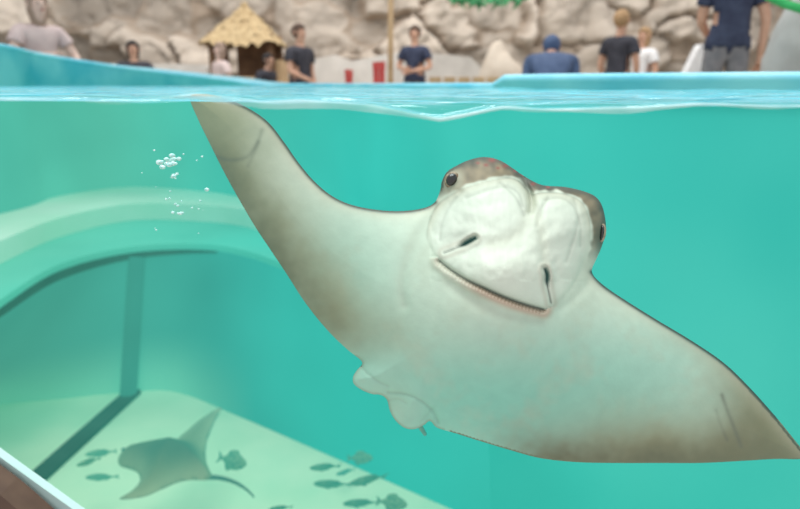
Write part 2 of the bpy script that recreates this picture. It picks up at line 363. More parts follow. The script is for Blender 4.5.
def hfront(P,d):
    e=1-np.exp(-d/16)
    z=base_bend(P)+7*e
    z+=(42*gs(P,485,335,125,105)+22*gs(P,500,300,70,90))*(1-np.exp(-d/22))
    z+=24*gs(P,515,240,86,80)*np.sqrt(np.clip(1-np.exp(-d/9),0,1))
    ins=inside(P,plate); ds,_,_=segdist(P,plate)
    lowm=sst(P[:,1],246,270)
    z+=np.where(ins,(.5+3.4*lowm)*(1-np.exp(-ds/3))+3.5*(1-np.exp(-ds/20)),0)
    dn,_,_=segdist(P,notch,False); z-=8*np.exp(-(dn/3.5)**2)
    dv,_,_=segdist(P,valley,False); z-=3.0*np.exp(-(dv/7)**2)
    dv,_,_=segdist(P,valley2,False); z-=3.2*np.exp(-(dv/5)**2)
    z+=3.5*gs(P,480,212,30,22)+3.5*gs(P,562,220,18,28)+5*gs(P,508,266,34,20)-3*gs(P,460,240,14,8)-3*gs(P,555,278,10,18)
    for q,a in ((creaseL,1.2),(creaseR,1.2),(brow1,1.3),(brow2,1.4),(brow3,1.3),(brow4,1.3)):
        dq,_,_=segdist(P,q,False); z-=a*np.exp(-(dq/2.4)**2)
    dm,_,_=segdist(P,mouth,False); z-=3.2*np.exp(-(dm/1.7)**2)
    z+=3.0*np.exp(-((dm-6)/3.5)**2)*(~ins)*(P[:,1]>258)
    dc,_,_=segdist(P,chin,False); z-=1.8*np.exp(-(dc/6)**2)
    for q,rev in ((nosL,0),(nosR,1)):
        dq,_,aq=segdist(P,q,False); tt=aq/max(aq.max(),1e-6); tt=1-tt if rev else tt; s_=sst(tt,.3,.75)
        z-=(1.8+5*s_)*np.exp(-(dq/(1.5+1.0*s_))**2); z+=1.6*s_*np.exp(-((dq-5)/2.2)**2)
    dq,_,_=segdist(P,foldL,False); z-=2.0*np.exp(-(dq/6)**2)
    dq,_,_=segdist(P,foldR,False); z-=2.5*np.exp(-(dq/5)**2)
    pw=gs(P,385,408,34,24); z-=5*pw
    for q,a in ((pf1,2.2),(pf2,1.0),(pf3,1.5),(pf4,1.2)):
        dq,_,_=segdist(P,q,False); z-=a*np.exp(-(dq/1.8)**2)
    z+=2.0*np.sin(P[:,0]/31+P[:,1]/47)*e*sst(np.abs(P[:,0]-490),90,200)
    nn_=np.zeros(len(P)); sel_=(P[:,0]>430)&(P[:,0]<612)&(P[:,1]<280)
    idx=np.nonzero(sel_)[0]; nn_[idx]=[noise.noise((P[i,0]/14,P[i,1]/14,2))+.35*noise.noise((P[i,0]/5,P[i,1]/7,6)) for i in idx]
    z+=1.6*nn_*(1-np.exp(-d/8))
    return z
def hback(P,d):
    e=1-np.exp(-d/14)
    return base_bend(P)-6*e-38*gs(P,500,300,95,110)*(1-np.exp(-d/20))-30*gs(P,522,225,70,55)*np.sqrt(np.clip(1-np.exp(-d/14),0,1))-5*gs(P,385,408,34,24)
PP,ZZ,DD,side,faces=sheet(outline,1.2,hfront,hback)
cream=L3(228,226,206)
base=np.tile(cream,(len(PP),1))
def blend(base,c,wt): wt=np.clip(wt,0,1); return base*(1-wt[:,None])+c*wt[:,None]
mint=L3(146,210,188); brown=L3(122,104,74); olive=L3(162,148,112)
nz=np.array([noise.noise((p[0]/40,p[1]/40,0))+.35*noise.noise((p[0]/11,p[1]/11,4)) for p in PP])
fine=np.array([noise.noise((p[0]/7,p[1]/7,9)) for p in PP])
base=blend(base,mint,.95*gs(PP,490,405,230,80)); base=blend(base,mint,.6*gs(PP,330,285,85,85)); base=blend(base,mint,.35*gs(PP,640,375,100,60))
base=blend(base,L3(198,198,174),.5*nz+.14*fine)
dT,_,_=segdist(PP,catmull([(190,97)]+left_trail[::-1]+[(360,360)],4),False)
base=blend(base,olive,np.exp(-(dT/54)**2)*(1-sst(PP[:,1],300,385))*(.98+.2*nz))
base=blend(base,brown,np.exp(-(dT/23)**2)*(1-sst(PP[:,1],280,365))*(.8+.3*nz+.12*fine))
base=blend(base,olive,.85*gs(PP,205,110,62,42))
dR,_,_=segdist(PP,catmull([(806,455)]+trail[:-2],4),False)
base=blend(base,olive,np.exp(-(dR/54)**2)*sst(PP[:,0],490,640)*(1.0+.2*nz))
base=blend(base,brown,np.exp(-(dR/25)**2)*sst(PP[:,0],460,570)*(.9+.3*nz+.12*fine))
base=blend(base,L3(132,112,78),sst(PP[:,0]+.35*(PP[:,1]-430),670,765)*(.85+.25*nz))
dL,_,_=segdist(PP,catmull(top_edge[2:],4),False); base=blend(base,L3(84,56,42),1.15*np.exp(-(dL/2.8)**2)); base=blend(base,L3(204,180,154),.4*np.exp(-(dL/9)**2)*(dL>3))
dL2,_,_=segdist(PP,catmull([headp[-1]]+right_lead,4),False); base=blend(base,L3(70,48,40),1.15*np.exp(-(dL2/3.0)**2))
base=blend(base,olive,.4*np.exp(-(dL2/16)**2)*sst(PP[:,0],600,740)*(dL2>3)); base=blend(base,L3(204,180,156),.35*np.exp(-(dL2/9)**2)*(dL2>3))
insP=inside(PP,plate); dP,_,_=segdist(PP,plate)
hb_=((PP[:,0]>437)&(PP[:,1]<205)&(PP[:,0]<=520))|((PP[:,0]>515)&(PP[:,1]<212))|((PP[:,0]>583)&(PP[:,1]<268))
hd=np.where(hb_&(~insP),sst(dP+2.5*fine,.5,4),0)*(1-sst(PP[:,1],235,268)*(PP[:,0]>560))
hd*=np.where(PP[:,0]<470,1-sst(PP[:,1],186,202),1)
hn=np.clip(.62+.8*nz+.5*fine,0,1)
base=base*(1-hd[:,None])+((L3(168,138,108)*(1-hn[:,None])+L3(96,64,48)*hn[:,None]))*hd[:,None]
base=blend(base,L3(66,44,36),hd*np.exp(-(DD/4)**2)*.85)
base=blend(base,L3(234,230,216),insP*.6*(1-np.exp(-dP/8)))
edge=(1-sst(PP[:,1],215,250))*(.45+.45*nz+.35*fine).clip(.05,.85)
base=blend(base,L3(92,72,58),np.exp(-(dP/1.2)**2)*edge)
base=blend(base,L3(200,182,158),.45*np.exp(-(dP/6)**2)*insP*(1-sst(PP[:,1],215,250)))
dm,_,am=segdist(PP,mouth,False); off_m=dm*np.where(insP,-1,1); mt=am/am.max()
teeth=np.clip(.5+.9*np.sin(am*1.75+fine*1.4),0,1)
wM=.35+.65*sst(mt,.15,.5); below=(PP[:,1]>258)
base=blend(base,L3(206,172,150),wM*.9*np.exp(-((off_m-6)/4.0)**2)*below)
base=blend(base,L3(170,130,108),wM*.85*sst(off_m,-.5,.8)*(1-sst(off_m,3.2+1.8*teeth,4.6+1.8*teeth))*below)
base=blend(base,L3(118,84,68),wM*.75*sst(off_m,-.5,.5)*(1-sst(off_m,1.0+1.7*teeth,2.2+1.7*teeth))*below)
base=blend(base,L3(92,66,54),np.exp(-(dm/.9)**2)*(.5+.3*mt))
for q,rev in ((nosL,0),(nosR,1)):
    dq,_,aq=segdist(PP,q,False); tt=aq/aq.max(); tt=1-tt if rev else tt; s_=sst(tt,.35,.7)
    base=blend(base,L3(200,184,166),.55*np.exp(-((dq-4.5)/2.5)**2))
    base=blend(base,L3(96,76,66),(.85 if rev else .6)*np.exp(-(dq/1.0)**2)); base=blend(base,L3(46,34,30),s_*1.2*np.exp(-(dq/(.9+1.2*s_*(1-.5*sst(tt,.85,1))))**2))
for q,a,wd_ in ((scr1,.75,2.2),(scr2,.55,2),(scr3,.6,2.2),(scr4,.45,2.2),(pf1,.45,1.5),(pf2,.3,1.4),(pf3,.35,1.4),(pf4,.35,1.4),(notch,.6,2.0),(creaseL,.3,1.4),(creaseR,.3,1.4),(brow1,.3,1.6),(brow2,.36,1.6),(brow3,.36,1.6),(brow4,.3,1.6)):
    dq,_,_=segdist(PP,q,False); base=blend(base,L3(112,94,80),a*np.exp(-(dq/wd_)**2)*(.7+.5*nz).clip(0,1))
base=blend(base,L3(200,190,168),.35*np.exp(-(segdist(PP,valley,False)[0]/7)**2)); base=blend(base,L3(200,190,168),.35*np.exp(-(segdist(PP,valley2,False)[0]/6)**2))
base=blend(base,L3(188,188,168),.4*np.exp(-(segdist(PP,foldL,False)[0]/5)**2))
base=blend(base,L3(192,192,174),.35*np.exp(-(segdist(PP,chin,False)[0]/5)**2))
for cx,cy,r_ in ((492,160,4),(486,165,2.5),(505,166,3),(533,184,2.4),(498,168,2),(478,163,2),(515,171,2),(522,175,2),(548,187,2)): base=blend(base,L3(156,44,38),.85*np.exp(-(((PP[:,0]-cx)**2+((PP[:,1]-cy)*1.6)**2)/r_**2)))
base=blend(base,L3(196,180,156),.85*np.exp(-((PP[:,0]-453)/11)**4-((PP[:,1]-181)/11)**4)*(DD>2.5)); base=blend(base,L3(104,82,66),.7*np.exp(-((PP[:,0]-601)/6)**4-((PP[:,1]-234)/16)**4))
pelw=gs(PP,390,405,34,26); base=blend(base,L3(196,212,190),.6*pelw)
base=blend(base,L3(150,142,116),.55*np.exp(-(DD/1.8)**2)*(PP[:,1]>355)*(PP[:,0]<445))
bs=(DD<1.2)&(PP[:,0]>450)&(PP[:,1]>420); base[bs]=L3(130,116,88)
base[side>0]=L3(112,92,72)
zz=ZZ*KP; xx=(PP[:,0]-400)*KP*(D0-zz)/D0; yy=(254.5-PP[:,1])*KP*(D0-zz)/D0
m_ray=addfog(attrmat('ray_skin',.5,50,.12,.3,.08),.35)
ray=obj('stingray',np.stack([xx,yy,zz],1).tolist(),faces.tolist(),m_ray,label='cownose ray with pale belly and brown wing edges swimming upright',cat='ray')
setcol(ray,base)
MR=Matrix((( *rt,0),(*up,0),(*(-fw),0),(0,0,0,1))).transposed(); MR.translation=C+fw*D0
ray.matrix_world=MR
def zat(u,v,fn=hfront,d=20):
    P=np.array([[u,v],[u+1,v]],float); dd,_,_=segdist(P,outline); return fn(P,dd)[0]*KP
def loc(u,v,z): return ((u-400)*KP*(D0-z)/D0,(254.5-v)*KP*(D0-z)/D0,z)
m_eye=mat('eye_black',lin(30,28,28),lin(46,40,38),300,.08,spec=.8)
m_lid=mat('eyelid_skin',lin(176,158,134),lin(128,106,86),120,.5)
for (u,v,rx,ry,ang,er,zo) in ((452,180,5.2,6.4,-.5,2.2,.0035),(602,233,2.2,8,-.12,1.6,.001)):
    z=zat(u,v); R=Matrix.Rotation(ang,3,'Z')
    a,b=sphere_data(loc(u,v,z-.002),((rx+er)*KP,(ry+er)*KP,.007),R,28,16); obj('eyelid',a,b,m_lid,parent=ray)
    a,b=sphere_data(loc(u-.4,v-.4,z+zo),(rx*KP,ry*KP,.006),R,28,16); obj('eye',a,b,m_eye,parent=ray)
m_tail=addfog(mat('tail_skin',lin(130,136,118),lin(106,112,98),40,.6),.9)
tube('tail',[loc(420,418,-.03),loc(420,426,-.07),loc(425,434,-.15),loc(419,426,-.32),loc(420,410,-.55)],[.005,.004,.0032,.003,.002],m_tail,ray)

# ================= SMALL RAY near floor
ol=[(118,461),(121,453),(129,449),(140,451),(150,449),(160,447),(173,443),(186,434),(202,423),(222,414),(214,428),(207,444),(206,460),(210,471),(212,477),(206,481),(192,481),(178,484),(162,492),(144,501),(120,504),(132,494),(140,483),(138,474),(130,470),(121,467)]
zr=.42
olw=np.array([tuple(atZ(u,v,zr).xy) for u,v in ol]); cen=olw.mean(0); oc=catmull(olw-cen,5,True)
def hf2(P,d): return .03*(1-np.exp(-d/.05))+.13*np.exp(-(P[:,1]+.05)**2/.015)*(1-np.exp(-d/.08))+.14*np.clip(np.abs(P[:,1]+P[:,0]*.2),0,1)**1.6
def hb2(P,d): return -.02*(1-np.exp(-d/.05))+.14*np.clip(np.abs(P[:,1]+P[:,0]*.2),0,1)**1.6
P2,Z2,D2,s2,f2=sheet(oc,.014,hf2,hb2)
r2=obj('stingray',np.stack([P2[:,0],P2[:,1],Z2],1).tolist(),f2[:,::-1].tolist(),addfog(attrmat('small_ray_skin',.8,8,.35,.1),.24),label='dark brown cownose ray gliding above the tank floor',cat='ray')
r2.location=(cen[0],cen[1],zr)
c2=np.tile(L3(122,112,74),(len(P2),1)); c2=blend(c2,L3(70,66,42),np.exp(-(P2[:,1]+.05)**2/.010)*.85)
c2=blend(c2,L3(160,154,114),np.exp(-(D2/.04)**2)*.85); c2[s2>0]=L3(150,170,150); setcol(r2,c2)
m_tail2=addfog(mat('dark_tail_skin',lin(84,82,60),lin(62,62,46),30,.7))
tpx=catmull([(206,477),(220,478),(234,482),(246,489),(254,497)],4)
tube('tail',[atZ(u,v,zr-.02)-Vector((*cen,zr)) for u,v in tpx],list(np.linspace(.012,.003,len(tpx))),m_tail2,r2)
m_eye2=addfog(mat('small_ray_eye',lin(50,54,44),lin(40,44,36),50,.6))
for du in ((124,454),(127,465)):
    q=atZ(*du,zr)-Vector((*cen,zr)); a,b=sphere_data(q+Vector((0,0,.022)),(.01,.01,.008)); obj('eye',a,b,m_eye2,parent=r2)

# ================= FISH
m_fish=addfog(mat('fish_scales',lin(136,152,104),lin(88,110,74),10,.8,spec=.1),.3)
def fish_mesh():
    parts=[]; vs=[];fs=[]; n=12
    secs=[(-.5,.008,.02),(-.47,.04,.06),(-.38,.065,.13),(-.22,.085,.20),(-.02,.085,.23),(.16,.06,.18),(.3,.035,.10),(.4,.018,.045),(.44,.008,.03)]
    for x,ry,rz in secs:
        for k in range(n): a=2*math.pi*k/n; vs.append(Vector((x,ry*math.cos(a),rz*math.sin(a))))
    for i in range(len(secs)-1):
        for k in range(n): fs.append((i*n+k,i*n+(k+1)%n,(i+1)*n+(k+1)%n,(i+1)*n+k))
    fs.append(tuple(range(n))[::-1]); fs.append(tuple(range(len(vs)-n,len(vs)))); parts.append((vs,fs))
    def fin(pts,t=.006):
        k=len(pts); V=[Vector((x,-t,z)) for x,z in pts]+[Vector((x,t,z)) for x,z in pts]
        Fx=[tuple(range(k)),tuple(range(k,2*k))[::-1]]+[(i,i+k,(i+1)%k+k,(i+1)%k) for i in range(k)]; return V,Fx
    parts.append(fin([(.40,.02),(.5,.1),(.6,.17),(.56,.06),(.54,0),(.56,-.06),(.6,-.17),(.5,-.1),(.40,-.02)]))
    parts.append(fin([(-.2,.17),(-.1,.29),(.05,.29),(.2,.24),(.28,.09)])); parts.append(fin([(.0,-.2),(.1,-.29),(.2,-.24),(.28,-.09)]))
    for s in(-1,1):
        V,Fx=fin([(-.22,0),(-.1,.03),(-.02,-.06),(-.12,-.08)]); parts.append(([Vector((p.x,s*(.07+.25*(p.x+.22))+p.y,p.z-.02)) for p in V],Fx))
    return joind(parts)
fv,ff=fish_mesh(); fme=None
for i,(u,v,z,ln,rz) in enumerate([(100,453,.35,.11,.4),(101,477,.22,.12,.2),(233,461,.42,.14,2.6),(324,467,.42,.11,.3),(331,484,.24,.14,.1),(361,458,.34,.10,3.0),(367,480,.40,.14,.5),(360,503,.26,.13,.2),(393,503,.36,.11,2.8),(345,472,.12,.09,.6),(88,462,.5,.08,.8),(280,508,.3,.08,.3)]):
    if fme is None:
        o=obj('fish',fv,ff,m_fish); fme=o.data
    else: o=bpy.data.objects.new('fish',fme); COL.objects.link(o)
    tag(o,'small grey-green fish swimming just above the pale tank floor','fish',group='small fish near the tank floor')
    o.location=atZ(u,v,z); o.scale=(ln*1.15,)*3; o.rotation_euler=(.6,.1,rz)

# ================= BUBBLES
parts=[]
for i in range(46):
    if i<14: u=random.gauss(166,7);v=random.gauss(162,4);r=random.uniform(1.4,3.2)
    elif i<30: u=random.gauss(172,10);v=random.uniform(172,215);r=random.uniform(.9,2.2)
    else: u=random.uniform(140,205);v=random.uniform(150,240);r=random.uniform(.4,1.1)
    d=1.0+random.uniform(-.05,.08); parts.append(sphere_data(atD(u,v,d),(r*d/F*1.2,r*d/F,r*d/F*.8),None,10,7))
v,f=joind(parts)
mb=mat('air_bubble',lin(236,250,248),lin(150,220,212),260,.1,spec=.8)
obj('air_bubbles',v,f,mb,kind='stuff',label='cluster of small white air bubbles rising in water',cat='bubbles')

# ================= WINDOW TRIM lower corner
def slab(name,pxs,y0,y1,m,**k):
    b=[atY(u,v,y1) for u,v in pxs]; a=[Vector((p.x,y0,p.z)) for p in b]; n=len(a)
    return obj(name,a+b,[tuple(range(n)),tuple(range(n,2*n))[::-1]]+[(i,(i+1)%n,(i+1)%n+n,i+n) for i in range(n)],m,False,**k)
slab('trim_1',[(-60,412),(0,457),(78,513),(124,545),(76,545),(26,513),(0,494),(-60,450)],.595,.585,mat('white_window_trim',lin(206,232,228),lin(190,222,218),6,.5),kind='structure',label='pale window edging strip at the tank glass',cat='trim')
slab('trim_2',[(-60,452),(0,495),(18,510),(58,545),(-60,545)],.580,.55,mat('brown_window_frame',lin(104,80,66),lin(80,60,52),20,.5),kind='structure',label='dark brown window frame beneath the glass',cat='trim')

# ================= ROCK WALL
m_rock,nt,b=newmat('beige_rock')
a=nt.nodes.new('ShaderNodeVertexColor'); a.layer_name='Col'; tc=nt.nodes.new('ShaderNodeTexCoord'); nn=nt.nodes.new('ShaderNodeTexNoise'); nn.inputs['Scale'].default_value=2.5; nn.inputs['Detail'].default_value=8
mr=nt.nodes.new('ShaderNodeMapRange'); mr.inputs[3].default_value=.74; mr.inputs[4].default_value=1.16
mx=nt.nodes.new('ShaderNodeMix'); mx.data_type='RGBA'; mx.blend_type='MULTIPLY'; mx.inputs[0].default_value=1
nt.links.new(tc.outputs['Object'],nn.inputs['Vector']); nt.links.new(nn.outputs['Fac'],mr.inputs[0]); nt.links.new(a.outputs[0],mx.inputs[6]); nt.links.new(mr.outputs[0],mx.inputs[7]); nt.links.new(mx.outputs[2],b.inputs['Base Color']); b.inputs['Roughness'].default_value=.95
NX,NZ=360,120; V=[];cols=[]
for j in range(NZ):
    for i in range(NX):
        x=-12.5+25*i/(NX-1); z=1.1+4.6*j/(NZ-1)
        wx_=x+.3*noise.noise((x*.9,z*.9,0))+.14*noise.noise((x*3,z*3,1)); wz_=z+.22*noise.noise((x*.9,z*.9,7))+.12*noise.noise((x*3,z*3,5))
        ds,ps=noise.voronoi((wx_*.75,wz_*1.15,0),distance_metric='CHEBYCHEV')
        cr=min(1,(ds[1]-ds[0])/.07); h=noise.cell(Vector((ps[0].x*7.3,ps[0].y*9.1,1)))
        rg=abs(noise.noise((x*2.6,z*2.2,11)))
        y=12.6-.14*cr-.32*h*cr-.22*noise.fractal((x*1.1,z*.8,2),.8,2,5)+.12*max(0,.18-rg)/.18*.5
        V.append((x,y,z)); t=.82+.24*h; cA=L3(222,208,192)*t; cB=L3(166,148,130)
        st=.5+.5*noise.noise((x*2.2,z*.7,5)); cA=cA*(.84+.24*st)*(1-.22*max(0,.1-rg)/.1)
        cols.append(cA*cr+cB*(1-cr))
Fc=[(j*NX+i,j*NX+i+1,(j+1)*NX+i+1,(j+1)*NX+i) for j in range(NZ-1) for i in range(NX-1)]
rw=obj('wall_back',V,Fc,m_rock,True,kind='structure',label='tall artificial beige rock wall with cracked boulders',cat='wall'); setcol(rw,np.array(cols))

# ================= PEOPLE
m_skin=mat('skin_tone',lin(208,166,142),lin(194,150,126),10,.5)
m_lip=mat('lip',lin(170,100,95))
def person(u,vtop,H,label,shirt,pants,hair,rot=0,arms=None,shorts=False,bend=0,y=None,longhair=False,sleeve=.55,dress=False,wide=1.0,foot=1.15,skin=None):
    skin=skin or m_skin
    if y is None:
        r=rdir(u,vtop); y=(H+foot-C.z)/r.z*r.y
    p=atY(u,vtop,y); s=H/1.76
    e=empty('person',(p.x,p.y,foot),label,'person',rot,scale=s)
    def B(q):
        x,yy,z=q
        if z>.98 and bend:
            dz=z-.98; return (x,yy*math.cos(bend)-dz*math.sin(bend),.98+dz*math.cos(bend)+yy*math.sin(bend))
        return (x,yy,z)
    A=arms or {}; LW=wide; arm={}
    for sd,s_ in (('l',-1),('r',1)):
        el,wr=A.get(sd,((s_*.27,.02,1.13),(s_*.27,-.06,.88)))
        arm[sd]=(B((s_*.18*LW,0,1.42)),B(el),B(wr))
    nd=[(B((0,0,.96)),(.15*LW,.11)),(B((0,0,1.12)),(.13*LW,.1)),(B((0,0,1.3)),(.16*LW,.115)),(B((0,0,1.44)),(.09,.07)),(B((0,-.005,1.52)),(.052,.052)),(B((0,-.02,1.58)),(.062,.07)),(B((0,-.015,1.66)),(.076,.092)),(B((0,0,1.73)),(.058,.07))]
    ed=[(i,i+1) for i in range(7)]; kd=['T','T','T','N','N','N','N']
    def add(pt,r,pr,k='X'): nd.append((pt,r)); ed.append((pr,len(nd)-1)); kd.append(k); return len(nd)-1
    for sd,s_ in (('l',-1),('r',1)):
        sh,el,wr=map(Vector,arm[sd]); a=add(sh,.06,2,'T'); b_=add(el,.043,a,'U'); c=add(wr,.027,b_,'A')
        d=(wr-el).normalized(); pm=add(wr+d*.06,(.036,.024),c)
        side_=d.cross(Vector((0,1,0)))
        if side_.length<.1: side_=Vector((1,0,0))
        side_.normalize(); inw=Vector((-s_,0,0))*.012
        for k,(off_,ln) in enumerate(((-.028,.05),(-.010,.062),(.009,.058),(.027,.045))):
            f1=add(wr+d*.1+side_*off_,.0095,pm); f2=add(wr+d*(.1+ln*.6)+side_*off_+inw,.0085,f1); add(wr+d*(.1+ln)+side_*off_+inw*2.5,.007,f2)
        t1=add(wr+d*.05+Vector((0,-.045,0)),.011,pm); add(wr+d*.085+Vector((0,-.06,0)),.009,t1)
    for s_ in(-1,1):
        a=add((s_*.095,0,.88),.088,0,'H'); b_=add((s_*.11,-.01,.5),.058,a,'H'); c=add((s_*.115,.01,.1),.038,b_,'S'); add((s_*.12,-.13,.035),(.04,.03),c,'F')
    me=bpy.data.meshes.new('tmp'); me.from_pydata([n_[0] for n_ in nd],ed,[]); o=bpy.data.objects.new('tmp',me); COL.objects.link(o)
    o.modifiers.new('s','SKIN')
    for i,q in enumerate(nd):
        r=q[1]; me.skin_vertices[0].data[i].radius=(r if isinstance(r,tuple) else (r,r)); me.skin_vertices[0].data[i].use_root=(i==0)
    ss=o.modifiers.new('ss','SUBSURF'); ss.levels=2; ss.render_levels=2
    dg=bpy.context.evaluated_depsgraph_get(); nm=bpy.data.meshes.new_from_object(o.evaluated_get(dg)); bpy.data.objects.remove(o)
    hc=Vector(B((0,-.015,1.66)))
    N=len(nm.vertices); co=np.zeros(N*3); nm.vertices.foreach_get('co',co); co=co.reshape(-1,3)
    no=np.zeros(N*3); nm.vertices.foreach_get('normal',no); no=no.reshape(-1,3)
    fcs=[tuple(pf.vertices) for pf in nm.polygons]
    for vt in nm.vertices:
        q=vt.co-hc
        if abs(q.x)<.03 and q.y<-.06 and abs(q.z+.01)<.03: vt.co.y-=.022*(1-abs(q.x)/.03)
    nm.polygons.foreach_set('use_smooth',[True]*len(nm.polygons)); nm.materials.clear(); nm.materials.append(skin)
    body=bpy.data.objects.new('body',nm); COL.objects.link(body); body.parent=e
    best=np.full(N,9.); bk_=np.zeros(N,int); bt=np.zeros(N)
    for i,(p_,q_) in enumerate(ed):
        a_=np.array(nd[p_][0]);b2=np.array(nd[q_][0]);ab=b2-a_;t=np.clip(((co-a_)@ab)/(ab@ab),0,1);dd=np.linalg.norm(co-(a_+t[:,None]*ab),axis=1)
        m_=dd<best; best[m_]=dd[m_]; bk_[m_]=i; bt[m_]=t[m_]
    K_=np.array(kd)[bk_]
    trunk=(np.abs(co[:,0])<.2*LW)&((K_=='T')|(K_=='H'))
    isS=(trunk&(co[:,2]>.90))|(K_=='T')&(co[:,2]>.90)|((K_=='U')&(bt<=min(sleeve,1)))|((K_=='A')&(bt<=max(0,sleeve-1)))|((K_=='N')&(bt<.35)&(bk_==3))
    isP=((K_=='T')&(co[:,2]<1.02))|(K_=='H')|((K_=='S')&(bt<(.05 if shorts else .93)))
    def cloth(name,msk,m_,th):
        fs_=[f_ for f_ in fcs if sum(bool(msk[i]) for i in f_)>=len(f_)-1]
        us_=sorted({i for f_ in fs_ for i in f_}); mp={i:k for k,i in enumerate(us_)}
        V_=[co[i]+no[i]*th for i in us_]
        o_=obj(name,V_,[tuple(mp[i] for i in f_) for f_ in fs_],m_,True,parent=e)
        sd_=o_.modifiers.new('t','SOLIDIFY'); sd_.thickness=.008
        return o_
    cloth('shirt',isS,shirt,.024)
    if dress:
        V=[];n=20
        for z,r in ((1.1,.14),(.95,.19),(.75,.25),(.55,.3)):
            for k in range(n): a=2*math.pi*k/n; rr=r*(1+.06*math.sin(5*a)*(1.1-z)); V.append((rr*math.cos(a),rr*.8*math.sin(a),z))
        Fx=[(j*n+k,j*n+(k+1)%n,(j+1)*n+(k+1)%n,(j+1)*n+k) for j in range(3) for k in range(n)]; obj('skirt',V,Fx,pants,parent=e)
    else: cloth('trousers' if not shorts else 'shorts',isP,pants,.014)
    V,Fx=sphere_data((0,0,0),(.098,.112,.108),None,20,14)
    V=[Vector(q) for q in V]
    for q in V:
        if q.y<-.03 and q.z<.045: q.y=-.03+ (q.y+.03)*.2
        if longhair and q.z<-.03: q.z*=2.2
    obj('hair',[q+hc+Vector((0,.022,.022)) for q in V],Fx,hair,parent=e)
    for s_ in(-1,1):
        V,Fx=sphere_data(hc+Vector((s_*.032,-.088,.012)),(.011,.008,.007),None,10,6); obj('eye',V,Fx,m_eye,parent=e)
        V,Fx=sphere_data(hc+Vector((s_*.092,.01,-.005)),(.012,.02,.032),None,10,6); obj('ear',V,Fx,skin,parent=e)
    V,Fx=sphere_data(hc+Vector((0,-.086,-.05)),(.024,.007,.006),None,10,6); obj('mouth',V,Fx,m_lip,parent=e)
    return e
navy=mat('navy_cotton',lin(62,70,92),lin(50,56,78),15); black=mat('black_cotton',lin(66,66,74),lin(52,52,60),15); grey=mat('grey_cotton',lin(132,130,132),lin(112,112,116),15)
slate=mat('slate_blue_cotton',lin(84,102,134),lin(70,88,120),15); beige=mat('khaki_cotton',lin(186,172,148),lin(168,154,130),15)
white=mat('white_cotton',lin(240,238,236),lin(228,226,226),15); mauve=mat('mauve_cotton',lin(206,188,184),lin(192,174,172),10); pink=mat('pink_cotton',lin(226,206,200),lin(212,192,188),12); blue=mat('blue_denim',lin(66,90,128),lin(52,74,112),20)
hbr=mat('brown_hair',lin(98,78,66),lin(78,62,54),40); hbk=mat('dark_hair',lin(58,52,52),lin(44,40,40),40); hbl=mat('blond_hair',lin(182,150,112),lin(156,124,90),40); hpl=mat('light_brown_hair',lin(164,142,126),lin(146,124,110),40)
pskin=mat('pale_skin_tone',lin(216,188,174),lin(204,176,162),10,.6)
person(738,-42,1.78,'person in navy shirt and grey shorts with one arm hanging down',navy,grey,hbr,rot=2.9,shorts=True,wide=1.05,y=5.8,foot=1.40,arms={'l':((-.27,.03,1.14),(-.28,-.05,.86)),'r':((.22,-.05,1.14),(.10,-.22,1.0))})
pl=empty('standing_platform',(atY(738,84,5.8).x,5.8,GZ),'low wooden standing platform on the walkway','platform')
m_wd=mat('light_wood',lin(206,178,140),lin(182,152,116),6,.7); m_dw=mat('brown_wood',lin(128,98,74),lin(102,76,58),6,.8)
box('top',(0,0,.223),(.9,.7,.04),m_wd,pl)
for sx in(-.4,.4): box('leg',(sx,0,.102),(.05,.6,.203),m_wd,pl)
person(415,27,1.75,'person in navy shirt with forearms folded in front',navy,grey,hbr,rot=-.4,arms={'l':((-.28,-.02,1.14),(-.06,-.24,1.12)),'r':((.28,-.02,1.14),(.06,-.26,1.08))})
person(299,33,1.60,'person in black shirt standing beside the thatched hut',black,blue,hbr,rot=1.0,y=8.6,wide=1.15,arms={'l':((-.27,-.04,1.14),(-.22,-.26,1.05)),'r':((.26,.02,1.14),(.26,-.06,.9))})
person(622,18,1.72,'person in black shirt turned away from the tank',black,grey,hbl,rot=2.4,y=8.2,wide=.9,arms={'l':((-.24,.0,1.13),(-.2,-.1,.9)),'r':((.24,.0,1.13),(.2,-.1,.9))})
person(645,29,1.62,'person in white top and white skirt with raised arm',white,white,hbl,rot=-1.0,y=9.4,dress=True,longhair=True,arms={'l':((-.30,-.1,1.25),(-.28,-.25,1.45)),'r':((.26,0,1.14),(.24,-.1,.9))})
person(553,50,1.52,'person in blue long-sleeved top hunched forward with back turned',slate,black,slate,rot=2.95,y=6.0,bend=.85,sleeve=1.8,wide=1.3,arms={'l':((-.24,-.15,1.2),(-.14,-.35,1.15)),'r':((.24,-.15,1.2),(.14,-.35,1.15))})
person(132,42,1.36,'child with dark hair in a black long-sleeved top',black,blue,hbk,rot=.3,sleeve=1.8,longhair=True,wide=1.1,arms={'l':((-.30,-.08,1.2),(-.34,-.26,1.15)),'r':((.30,-.08,1.2),(.36,-.26,1.15))})
person(28,-14,1.7,'person in pale mauve top leaning over with arms forward',mauve,beige,hpl,rot=.9,y=6.4,bend=.2,longhair=True,skin=pskin,arms={'l':((-.3,-.12,1.2),(-.1,-.36,1.25)),'r':((.3,-.12,1.2),(.22,-.36,1.12))})
person(219,42,1.42,'child in pale pink shirt standing beside a hut post',pink,beige,hpl,rot=-.8,y=9.3,longhair=True,skin=pskin,wide=.8)
person(262,56,1.27,'child in dark top standing by the hut counter',black,navy,hbk,rot=1.2,y=8.9,sleeve=1.6,bend=.2,wide=1.2)

